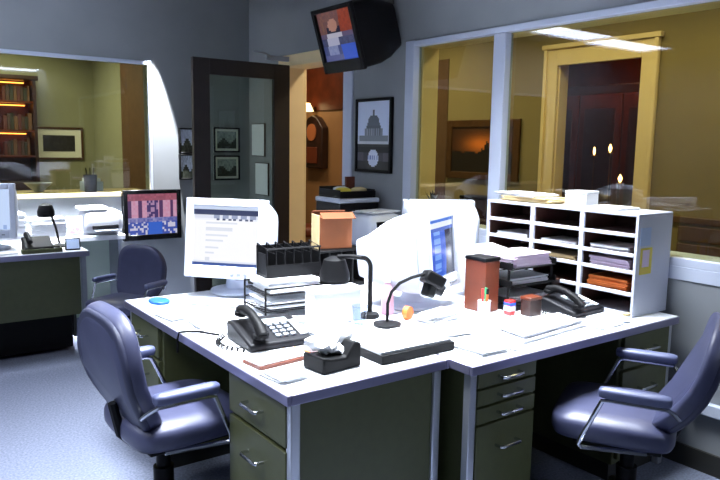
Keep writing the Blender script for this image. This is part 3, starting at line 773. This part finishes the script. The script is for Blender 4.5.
for a, b_ in ((BY[0], BY[1] - .012), (BY[1] + .012, BY[2] - .012), (BY[2] + .012, BY[3])):
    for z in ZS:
        sb = MB().box(.012, D_ - .008, a, b_, z, z + .010).build('shelf_board', M['shelf_shade'], t)
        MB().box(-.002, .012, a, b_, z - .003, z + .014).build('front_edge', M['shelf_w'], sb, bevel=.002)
sd = MB().box(.02, .105, -.0025, 0, .335, .42).build('grey_sticker', M['paper_blue'], t); sd['label'] = 'pale blue sticker'
sd = MB().box(.03, .125, -.0025, 0, .20, .325).build('yellow_sticker', M['yellow'], t); sd['label'] = 'yellow sticker with white picture'
MB().box(.045, .10, -.004, -.0025, .235, .315).build('sticker_print', M['paper_pink'], t)
random.seed(77)
cells = [(0, 3, 'paper', .02, 'nearest bay second slot from top'), (0, 2, 'paper_pink', .04, 'nearest bay, third slot from top'), (0, 1, 'orange_paper', .05, 'nearest bay, second slot from bottom'),
         (1, 2, 'manila', .02, 'middle bay, third slot from top'), (1, 3, 'paper', .012, 'middle bay, second slot from top'), (2, 3, 'paper', .015, 'farthest bay, second slot from top')]
for bay, sh, m, hgt, where in cells:
    y = (BY[bay] + BY[bay + 1]) / 2; zb = DZ + ([0.014] + [z + .0145 for z in ZS])[sh if sh < 5 else 0]
    colour = {'paper': 'white', 'paper_pink': 'pinkish', 'orange_paper': 'orange brown', 'manila': 'tan'}[m]
    stack('paper_stack', '%s papers in the white pigeonhole shelf, %s' % (colour, where), 'papers', (2.905 + .118, 1.79 + y, zb), PI / 2, .22, .19, max(2, int(hgt / .005)), M[m], th=.005, jit=.006)
ST = DZ + H_
t = thing('box', 'white small carton standing on top of the pigeonhole shelf', 'box', (3.035, 2.20, ST), .1)
MB().box(-.06, .06, -.06, .06, 0, .065).build('carton', M['paper'], t, bevel=.003)
MB().box(-.062, .062, -.062, .062, .065, .08).build('lid', M['white_pl'], t, bevel=.003)
stack('folder_pile', 'pile of manila folders and papers on top of the pigeonhole shelf', 'folders', (3.04, 2.50, ST), PI / 2 + .05, .32, .20, 5, M['manila'], th=.006, jit=.012)
stack('paper_stack', 'white papers lying over the manila folders on top of the shelf', 'papers', (3.03, 2.56, ST + .031), PI / 2 - .1, .28, .20, 4, M['paper'], th=.004, jit=.008)
stack('paper_stack', 'thin flat white papers at the near end on top of the pigeonhole shelf', 'papers', (3.03, 2.02, ST), PI / 2, .20, .2, 3, M['paper'], th=.004, jit=.006)

# things on the hidden desk behind
t = thing('printer', 'small rounded white printer behind the black plastic trays', 'printer', (2.71, 2.56, DZ))
MB().pillow((0, 0, .135), .34, .19, .27, 5, rot=rx(-PI / 2), puff=.45, k=9).build('printer_body', M['white_pl'], t, angle=60)
MB().box(-.12, .12, -.10, -.08, .10, .13).build('paper_slot', M['grey_pl'], t, bevel=.003)
t = thing('file_organizer', 'black file organizer carrying the tan cardboard box in front of the doorway', 'file organizer', (2.13, 3.19, DZ))
MB().box(-.15, .17, -.12, .10, 0, .02).build('base', M['black'], t)
for k in range(5): MB().box(-.15 + k * .0775, -.14 + k * .0775, -.12, .10, .02, .2).build('divider', M['black'], t, bevel=.003)
MB().box(-.15, .17, -.12, .10, .2, .212).build('top_board', M['black'], t, bevel=.003)
t = thing('cardboard_box', 'tan cardboard box standing on the black organizer in front of the doorway', 'box', (2.145, 3.17, DZ + .212), -.25)
MB().box(-.095, .095, -.06, .06, 0, .175).build('box_body', M['cardboard'], t, bevel=.004)
MB().box(-.102, -.096, -.062, .062, 0, .185).build('light_edge', M['manila'], t)
MB().ob((0, -.085, .185), (.19, .06, .004), rot=rx(.5)).ob((0, .085, .185), (.19, .06, .004), rot=rx(-.5)).build('flap', M['cardboard'], t)
# small dark figurine plant on top of the rear monitor
t = thing('potted_plant', 'small dark potted plant on the window ledge behind the monitors', 'plant', (3.30, 3.62, 1.0055))
MB().lathe([(.035, 0), (.04, .004), (.05, .10), (.045, .10), (.04, .085), (0, .085)], n=18).build('pot', M['black'], t)
b = MB(); random.seed(3)
for k in range(16):
    a = random.uniform(0, 6.28); e = random.uniform(1.0, 1.45); L = random.uniform(.07, .13)
    p0 = V((0, 0, .09)); p1 = p0 + V((math.cos(a) * math.cos(e), math.sin(a) * math.cos(e), math.sin(e))) * L
    sd_ = V((-math.sin(a), math.cos(a), 0)) * .012; md = p0.lerp(p1, .55) + V((0, 0, .008))
    b.loft([[p0, p0 + V((0, 0, .002)), p0 + V((0, 0, .003))], [md - sd_, md + V((0, 0, .003)), md + sd_], [p1, p1 + V((0, 0, .001)), p1 + V((0, 0, .002))]])
b.build('leaves', M['leaf'], t, smooth=False)

# ------------------------------------------------------------------ cabinet under the poster
t = thing('low_cabinet', 'low grey cabinet against the wall under the domed building poster', 'cabinet', (2.80, 3.69, 0))
MB().box(0, .37, 0, .70, .06, .80).build('cabinet_body', M['grey_pl'], t, bevel=.004)
MB().box(.02, .36, .02, .68, 0, .06).build('plinth', M['steel_dark'], t)
for y in (.02, .36):
    dd = MB().box(-.016, 0, y, y + .32, .08, .78).build('door', M['beige_pl'], t, bevel=.003)
    MB().tube([(-.016, y + .16, .6), (-.03, y + .16, .61), (-.03, y + .16, .67), (-.016, y + .16, .68)], .005, 6).build('handle', M['chrome'], dd)
t = thing('printer', 'white printer with a dark paper slot on the low cabinet under the poster', 'printer', (2.985, 3.88, .80))
MB().pillow((0, 0, .125), .35, .34, .25, 9, rot=rx(-PI / 2), puff=.35, k=9).build('printer_body', M['beige_pl'], t, angle=50)
MB().box(-.11, .15, -.182, -.12, .07, .20).build('paper_slot', M['black'], t, bevel=.006)
MB().box(-.09, .12, -.20, -.13, .065, .075).build('output_tray', M['charcoal'], t, bevel=.003)
stack('paper_stack', 'white papers lying on the white printer under the poster', 'papers', (2.985, 3.86, 1.051), .1, .27, .2, 3, M['paper'])
t = thing('copier', 'dark grey fax machine with pale lid on the low cabinet by the doorway', 'copier', (2.985, 4.22, .80))
MB().box(-.17, .17, -.155, .155, 0, .20).build('copier_body', M['white_pl'], t, bevel=.01)
MB().box(-.175, .175, -.16, .16, .20, .30).build('dark_section', M['charcoal'], t, bevel=.01)
MB().box(-.18, .18, -.165, .165, .30, .335).build('lid', M['beige_pl'], t, bevel=.01)
t = thing('organizer_tray', 'black tray with yellow and white tapes on top of the fax machine', 'tray', (2.985, 4.22, 1.135), .0)
MB().box(-.16, .16, -.14, .14, 0, .012).box(-.16, .16, -.14, -.13, .012, .05).box(-.16, .16, .13, .14, .012, .075).box(-.16, -.15, -.13, .13, .012, .06).box(.15, .16, -.13, .13, .012, .06).build('tray_body', M['black'], t, bevel=.003)
for (dx, dy, m, nm, lb) in ((-.08, -.06, 'yellow', 'tape_case', 'yellow tape case in the black tray on the fax machine'), (.07, -.05, 'manila', 'tape_case', 'pale tape case in the black tray on the fax machine'), (-.01, .07, 'paper', 'tape_case', 'white tape case in the black tray on the fax machine')):
    tag(MB().pillow((0, 0, .03), .11, .10, .06, 3, rot=rx(-PI / 2)).build(nm, M[m], None, loc=(2.985 + dx, 4.22 + dy, 1.148)), lb, 'tape case')
tag(MB().box(-.04, .04, -.012, .012, 0, .13).build('brown_book', M['red_brown'], None, bevel=.003, loc=(3.085, 4.33, 1.148)), 'brown book standing against the wall in the black tray', 'book')

# ------------------------------------------------------------------ back counter under the left window
t = thing('counter', 'narrow white counter under the back window', 'counter', (-.6, 5.85, 0))
MB().box(0, 2.45, 0, .34, .70, .74).build('counter_top', M['laminate'], t, bevel=.004)
MB().box(.02, 2.43, .30, .32, .0, .70).build('back_panel', mat('pale_green_panel', (176, 190, 176), .6), t)
for x in (.02, 1.2, 2.40): MB().box(x, x + .03, .03, .30, 0, .70).build('leg_panel', M['grey_pl'], t)
t = thing('printer', 'white desktop printer on the counter under the back window', 'printer', (1.69, 5.99, .74))
MB().pillow((0, 0, .105), .32, .24, .21, 8, rot=rx(-PI / 2), puff=.3, k=9).build('printer_body', M['white_pl'], t, angle=50)
MB().box(-.10, .11, -.135, -.08, .05, .085).build('paper_slot', M['charcoal'], t, bevel=.004)
MB().box(-.085, .095, -.165, -.10, .036, .046).build('output_tray', M['grey_pl'], t, bevel=.003)
t = thing('pencil_cup', 'tall black pencil cup on the window sill', 'cup', (1.70, YB + .09, 1.071))
MB().lathe([(.045, 0), (.05, .004), (.056, .15), (.05, .15), (.042, .01), (0, .01)], (0, 0, 0), 20).build('cup_body', M['black'], t)
for k in range(3):
    tag(MB().cyl((0, 0, 0), (.02 * (k - 1), .006, .20), .0045, n=8).build('pencil', M[('black', 'charcoal', 'dark_wood')[k]], None, loc=(1.70 + .015 * (k - 1), YB + .09, 1.083)), ['dark pencil leaning left in the black cup on the sill', 'grey pencil upright in the black cup on the sill', 'brown pencil leaning right in the black cup on the sill'][k], 'pencil')
random.seed(90)
for (x, y, z, w_, d_, n, lb) in ((1.26, 6.0, .74, .26, .24, 26, 'tall white paper stack on the counter left of the white printer'), (.95, 6.0, .74, .28, .24, 34, 'tallest white paper stack on the counter behind the far monitor'), (1.62, 5.99, .951, .22, .2, 4, 'white papers on top of the counter printer'), (.55, 6.0, .74, .28, .24, 20, 'white paper stack on the counter at the left edge')):
    stack('paper_stack', lb, 'papers', (x, y, z), 0, w_, d_, n, M['paper'], th=.006, jit=.008)
t = thing('framed_snapshot', 'small framed snapshot leaning on the counter behind the black lamp', 'photo frame', (1.46, 5.90, .74), .0)
MB().ob((0, 0, .085), (.12, .012, .16), rot=rx(-.12)).build('frame', M['white_pl'], t, bevel=.002)
art('print', photo(9, (210, 200, 196), (140, 120, 130)), 8, 8, .09, .12, M['picture'], t, (0, -.008, .085), (1, 0, 0), (0, .12, 1))

# far left desk things
t = thing('desk_lamp', 'black desk lamp with a small round head on the far left desk', 'lamp', (1.225, 5.41, DZ))
MB().lathe([(.075, 0), (.08, .01), (.02, .022)], n=24).build('base', M['black'], t)
MB().tube([(0, 0, .02), (-.02, .01, .14), (-.05, .02, .25), (-.065, .02, .30)], .009, 8).build('neck', M['black'], t)
MB().lathe([(.015, .05), (.045, .035), (.06, -.01), (.058, -.05), (.05, -.05), (.045, 0)], (-.08, .02, .27), 20).build('lamp_shade', M['black'], t)
t = thing('desk_telephone', 'low black desk telephone left of the lamp on the far left desk', 'telephone', (1.05, 5.29, DZ), .0)
t.scale = (.85, .85, 1)
MB().prism([(-.09, 0), (.09, 0), (.09, .09), (.05, .09), (-.09, .03)], (-.11, 0, 0), (0, 1, 0), (0, 0, 1), (.22, 0, 0)).build('body', M['black'], t, bevel=.008)
MB().tube([(-.07, -.07, .065), (-.07, -.03, .095), (-.07, .04, .115), (-.07, .08, .105)], [.022, .016, .016, .022], 10).build('handset', M['black'], t)
t = thing('desk_calendar', 'small bluish desk calendar at the right end of the far left desk', 'calendar', (1.265, 5.20, DZ), -.15)
MB().prism([(-.04, 0), (.04, 0), (.0, .085)], (-.05, 0, 0), (0, 1, 0), (0, 0, 1), (.10, 0, 0)).build('stand', M['charcoal'], t)
MB().ob((0, -.024, .043), (.085, .003, .07), rot=rx(-.44)).build('page', M['paper_blue'], t)
stack('paper_stack', 'white papers on the far left desk by the cut-off monitor', 'papers', (.80, 5.22, DZ), .2, .2, .16, 3, M['paper'])
t = thing('mail_tray', 'dark flat tray at the front edge of the far left desk', 'tray', (1.06, 5.175, DZ))
MB().box(-.14, .12, -.055, .0, 0, .008).box(-.14, .12, -.055, -.047, .008, .03).box(-.14, -.132, -.047, .0, .008, .03).box(.112, .12, -.047, .0, .008, .03).build('tray', M['steel'], t, bevel=.002)

# ------------------------------------------------------------------ corridor and hall contents
def sunset(u, v):
    n = .5 + .5 * math.sin(u * 40) * math.sin(u * 17 + 1)
    sk = .42 + .22 * n * (abs(u - .75) < .25) + .06 * n
    if v < sk: return (30, 20, 16)
    g = math.exp(-((u - .5) ** 2 / .09 + (v - .62) ** 2 / .05))
    return (60 + 180 * g, 34 + 96 * g, 18 + 32 * g)
picture('framed_painting', 'dark framed painting of an orange sunset seen through the left window pane', (XC, 4.80, 1.49), (0, -1, 0), .96, .58, sunset, M['gold'], .07, nx=40, nz=26, cat='painting')
t = thing('console_table', 'dark console table below the sunset painting in the corridor', 'table', (4.77, 4.75, 0))
MB().box(-.2, .2, -.5, .5, .82, .86).build('table_top', M['dark_wood'], t, bevel=.005)
for sx in (-.17, .17):
    for sy in (-.46, .46): MB().cyl((sx, sy, 0), (sx, sy, .82), .018, .026, 12).build('leg', M['dark_wood'], t)
t = thing('jewel_box', 'dark box on the corridor console table below the painting', 'box', (4.80, 4.62, .86))
MB().box(-.09, .09, -.17, .17, 0, .17).build('box_body', M['dark_wood'], t, bevel=.006)
MB().box(-.095, .095, -.175, .175, .17, .20).build('lid', M['black'], t, bevel=.008)
# dark room: cabinet with candle sconces
t = thing('tall_cabinet', 'dark wooden display cabinet inside the unlit doorway', 'cabinet', (6.8, 4.6, 0))
MB().box(-.2, .25, -.85, .85, 0, 2.2).build('cabinet_body', M['dark_wood'], t, bevel=.01)
for y in (-.8, -.26, .28): 
    dd = MB().box(-.225, -.2, y, y + .52, .1, 2.1).build('door', M['mahogany'], t, bevel=.008)
    MB().box(-.235, -.225, y + .07, y + .45, .25, 1.95).build('door_panel', M['dark_wood'], dd, bevel=.01)
for (y, z, s, lb) in ((4.09, 1.50, 1.0, 'upper small glowing sconce inside the dark doorway'), (4.27, 1.47, .7, 'faint glowing sconce to the left inside the dark doorway'), (3.96, 1.21, 1.2, 'lower small glowing sconce inside the dark doorway')):
    t = thing('wall_sconce', lb, 'sconce', (6.05, y, z))
    MB().cyl((0, 0, .972 - z), (0, 0, -.02), .006, n=8).lathe([(.03, -.03), (.034, -.02), (.01, -.01)], n=14).build('candle_holder', M['gold'], t)
    MB().lathe([(.006, -.01), (.014 * s, .01), (.017 * s, .03), (.008, .055), (.001, .07)], n=14).build('bulb', M['glow_bulb'], t)
t = thing('sideboard', 'dark side table carrying the glowing sconces inside the doorway', 'table', (6.05, 4.1, 0))
MB().box(-.15, .15, -.45, .45, .94, .97).build('table_top', M['mahogany'], t, bevel=.005)
for sx in (-.12, .12):
    for sy in (-.4, .4): MB().cyl((sx, sy, 0), (sx, sy, .94), .02, n=10).build('leg', M['mahogany'], t)
# hall: wall clock, lamp, red chair
struct(MB().box(XC - .03, XC - .01, 7.15, 8.05, 1.95, 2.75).build('trim_10', M['mahogany'], bevel=.004))
t = thing('wall_clock', 'dark carved wooden wall clock in the hall through the doorway', 'clock', (XC - .01, 7.73, 1.53), -PI / 2)
MB().prism([(-.24, -.32), (.24, -.32), (.24, .2), (.17, .27), (.1, .33), (0, .36), (-.1, .33), (-.17, .27), (-.24, .2)], (0, -.10, 0), (1, 0, 0), (0, 0, 1), (0, .10, 0)).build('case', M['dark_wood'], t, bevel=.012)
MB().cyl((0, -.10, .14), (0, -.112, .14), .11, n=32).build('dial', mat('aged_dial', (170, 100, 58), .5), t)
MB().box(-.14, .14, -.115, -.10, -.26, -.05).build('door', M['red_brown'], t, bevel=.005)
t = thing('wall_lamp', 'small glowing lamp above the wall clock in the hall', 'lamp', (XC - .031, 7.78, 1.98), -PI / 2)
MB().box(-.03, .03, -.05, 0, -.04, .02).build('bracket', M['gold'], t)
MB().lathe([(.07, -.045), (.085, -.04), (.04, .06), (.03, .065)], (0, -.12, .0), 20).build('lamp_shade', M['shade'], t)
MB().tube([(0, -.03, -.01), (0, -.12, -.02), (0, -.12, .0)], .008, 6).build('arm', M['gold'], t)
t = thing('upholstered_chair', 'red upholstered chair in the hall through the doorway', 'chair', (4.55, 7.35, 0), .9)
MB().pillow((0, 0, .45), .54, .50, .13, 4, rot=rx(-PI / 2)).build('seat', M['red_brown'], t, angle=60)
MB().pillow((0, .24, .78), .52, .60, .10, 3, rot=rx(-.1)).build('backrest', M['red_brown'], t, angle=60)
for sx in (-.22, .22):
    for sy in (-.2, .22): MB().cyl((sx, sy, 0), (sx, sy, .42), .018, .028, 10).build('leg', M['dark_wood'], t)

# ------------------------------------------------------------------ back room contents
t = thing('bookcase', 'dark wooden bookcase with lit shelves in the room behind the back window', 'bookcase', (1.40, 10.585, 0))
MB().box(-.7, .7, -.02, 0, 0, 2.34).build('back_panel', M['mahogany'], t)
for x in (-.7, .66): MB().box(x, x + .04, -.36, -.02, 0, 2.3).build('side_panel', M['dark_wood'], t)
MB().box(-.73, .73, -.39, 0, 2.30, 2.36).build('cornice', M['dark_wood'], t, bevel=.01)
MB().box(-.66, .66, -.36, -.02, 0, .95).build('cupboard', M['dark_wood'], t, bevel=.006)
for z in (1.28, 1.62, 2.0):
    sh = MB().box(-.66, .66, -.35, -.02, z, z + .025).build('shelf_board', M['mahogany'], t)
for z in (1.60, 1.98, 2.28):
    MB().box(-.6, .6, -.12, -.09, z - .012, z).build('shelf_light', M['glow_shelf'], t)
BM = [mat('book_%s' % n, c, .6, var=.2, scale=30) for n, c in (('red', (72, 26, 18)), ('brown', (60, 38, 24)), ('green', (36, 36, 24)), ('tan', (92, 62, 40)))]
random.seed(4)
for r, z in enumerate((1.305, 1.645, 2.025)):
    x = .30
    k = 0
    while x < .64:
        w_ = random.uniform(.03, .05); h_ = random.uniform(.17, .23)
        if x + w_ > .655: break
        o = MB().box(0, w_ - .002, -.15, 0, 0, h_).build('book', BM[k % 4], None, bevel=.002, loc=(1.40 + x, 10.585 - .13, z + .001))
        tag(o, 'old book on the %s lit shelf of the dark bookcase' % ('lowest', 'middle', 'top')[r], 'book', 'books on the %s bookcase shelf' % ('lowest', 'middle', 'top')[r])
        x += w_ + .001; k += 1
def dim(u, v):
    random.seed(int(u * 16) * 13 + int(v * 9) * 7); n = random.random() * 24
    return (34 + n, 30 + n, 26 + n)
picture('framed_print', 'dark print with wide white mount in a brown frame in the back room', (2.45, 10.6, 1.47), (1, 0, 0), .66, .46, dim, M['gold'], .03, mount=.085, nx=16, nz=10)
t = thing('credenza', 'pale wooden credenza in the room behind the back window', 'cabinet', (1.75, 7.0, 0))
MB().box(-.9, .62, -.22, .22, .05, 1.0).build('cabinet_body', M['brown_panel'], t, bevel=.005)
MB().box(-.93, .65, -.25, .25, 1.0, 1.035).build('cabinet_top', M['manila'], t, bevel=.005)
for x in (-.88, -.37, .13): MB().box(x, x + .47, -.238, -.22, .09, .96).build('door', M['brown_panel'], t, bevel=.006)
t = thing('bowl', 'white wide bowl on the credenza behind the back window', 'bowl', (1.42, 7.0, 1.035))
MB().lathe([(.04, 0), (.045, .012), (.10, .06), (.125, .085), (.118, .085), (.09, .06), (.03, .02), (0, .018)], n=28).build('bowl_body', M['white_pl'], t)
t = thing('carton', 'pale blue box with papers on the credenza behind the back window', 'box', (1.90, 7.0, 1.035))
MB().box(-.09, .09, -.08, .08, 0, .09).build('box_body', M['paper_blue'], t, bevel=.004)
MB().box(-.07, .07, -.06, .06, .09, .12).build('paper_pile', M['paper'], t)

# ------------------------------------------------------------------ lights
def area(name, loc, sx, sy, power, col, spread=180, rot=(0, 0, 0)):
    l = bpy.data.lights.new(name, 'AREA'); l.shape = 'RECTANGLE'; l.size = sx; l.size_y = sy
    l.energy = power; l.color = col; l.spread = math.radians(spread)
    o = bpy.data.objects.new(name, l); COL.objects.link(o); o.location = loc; o.rotation_euler = rot
    return o
def troffer(label, x, y, sx, sy, power, spread=120, col=(.86, .92, 1.0), em='tube'):
    t = thing('ceiling_light', label, 'ceiling light', (x, y, CEIL))
    MB().box(-sx / 2 - .03, sx / 2 + .03, -sy / 2 - .03, -sy / 2, -.05, 0).box(-sx / 2 - .03, sx / 2 + .03, sy / 2, sy / 2 + .03, -.05, 0).box(-sx / 2 - .03, -sx / 2, -sy / 2, sy / 2, -.05, 0).box(sx / 2, sx / 2 + .03, -sy / 2, sy / 2, -.05, 0).build('housing', M['trim'], t)
    MB().box(-sx / 2, sx / 2, -sy / 2, sy / 2, -.03, -.01).build('diffuser', M[em], t)
    area('ceiling_lamp', (x, y, CEIL - .045), sx * .96, sy * .96, power, col, spread)
troffer('fluorescent ceiling light over the open floor, left of the far pair', -1.82, 5.45, 1.3, .48, 4, em='tube_far')
troffer('fluorescent ceiling light over the open floor, right of the far pair', -.45, 5.35, 1.3, .48, 4, em='tube_far')
troffer('fluorescent ceiling light over the left desk', 1.30, 2.7, .6, 1.22, 82, 78)
troffer('fluorescent ceiling light over the right desk', 2.35, 2.3, .6, 1.0, 72, 74)
troffer('fluorescent ceiling light over the near left floor', -.6, 2.3, 1.22, .42, 55, 95)
troffer('fluorescent ceiling light above the far left desk and counter', 1.1, 5.80, 1.6, .3, 120, 36)
troffer('fluorescent ceiling light at the near end of the room', 2.48, -2.6, 1.35, .7, 6, em='tube_far')
# recessed spot washing the wall strip beside the back window
l = bpy.data.lights.new('downlight_lamp', 'SPOT'); l.energy = 2200; l.spot_size = math.radians(26.4); l.spot_blend = .2; l.shadow_soft_size = .01; l.color = (.95, .97, 1)
o = bpy.data.objects.new('downlight_lamp', l); COL.objects.link(o); o.location = (2.225, YB - .16, CEIL - .01)
t = thing('recessed_downlight', 'small recessed downlight above the wall strip beside the back window', 'ceiling light', (2.225, YB - .16, CEIL))
MB().loft([[V((math.cos(a) * r, math.sin(a) * r, z)) for a in [2 * PI * k / 24 for k in range(24)]] for r, z in ((.05, 0), (.05, -.012), (.042, -.012), (.042, 0))], cap=False).build('ring', M['chrome'], t)
# corridor, hall and back room
area('corridor_lamp', (4.2, 2.6, CEIL - .02), .3, 3.0, 42, (1.0, .82, .5), 150)
area('corridor_far_lamp', (4.1, 5.3, CEIL - .02), .3, .8, 34, (1.0, .82, .58), 150)
area('hall_lamp', (4.1, 7.7, CEIL - .02), .3, .8, 24, (1.0, .78, .52), 170)
area('back_room_lamp', (1.2, 9.2, CEIL - .02), 2.0, 1.6, 120, (1.0, .95, .78), 170)

area('dark_room_fill', (6.2, 4.2, CEIL - .02), .3, .6, 22, (1.0, .42, .16), 170)  # added warm fill that reddens the dark room, no lamp known there
wd = bpy.data.worlds.new('world'); SC.world = wd; wd.use_nodes = True
wd.node_tree.nodes['Background'].inputs[0].default_value = (.02, .025, .035, 1)
wd.node_tree.nodes['Background'].inputs[1].default_value = 1.0

SC.view_settings.view_transform = 'Standard'; SC.view_settings.look = 'None'
SC.view_settings.exposure = 0.0; SC.view_settings.gamma = 1.0; SC.view_settings.use_curve_mapping = False
SC.cycles.use_denoising = True
SC.cycles.max_bounces = 6; SC.cycles.transparent_max_bounces = 12
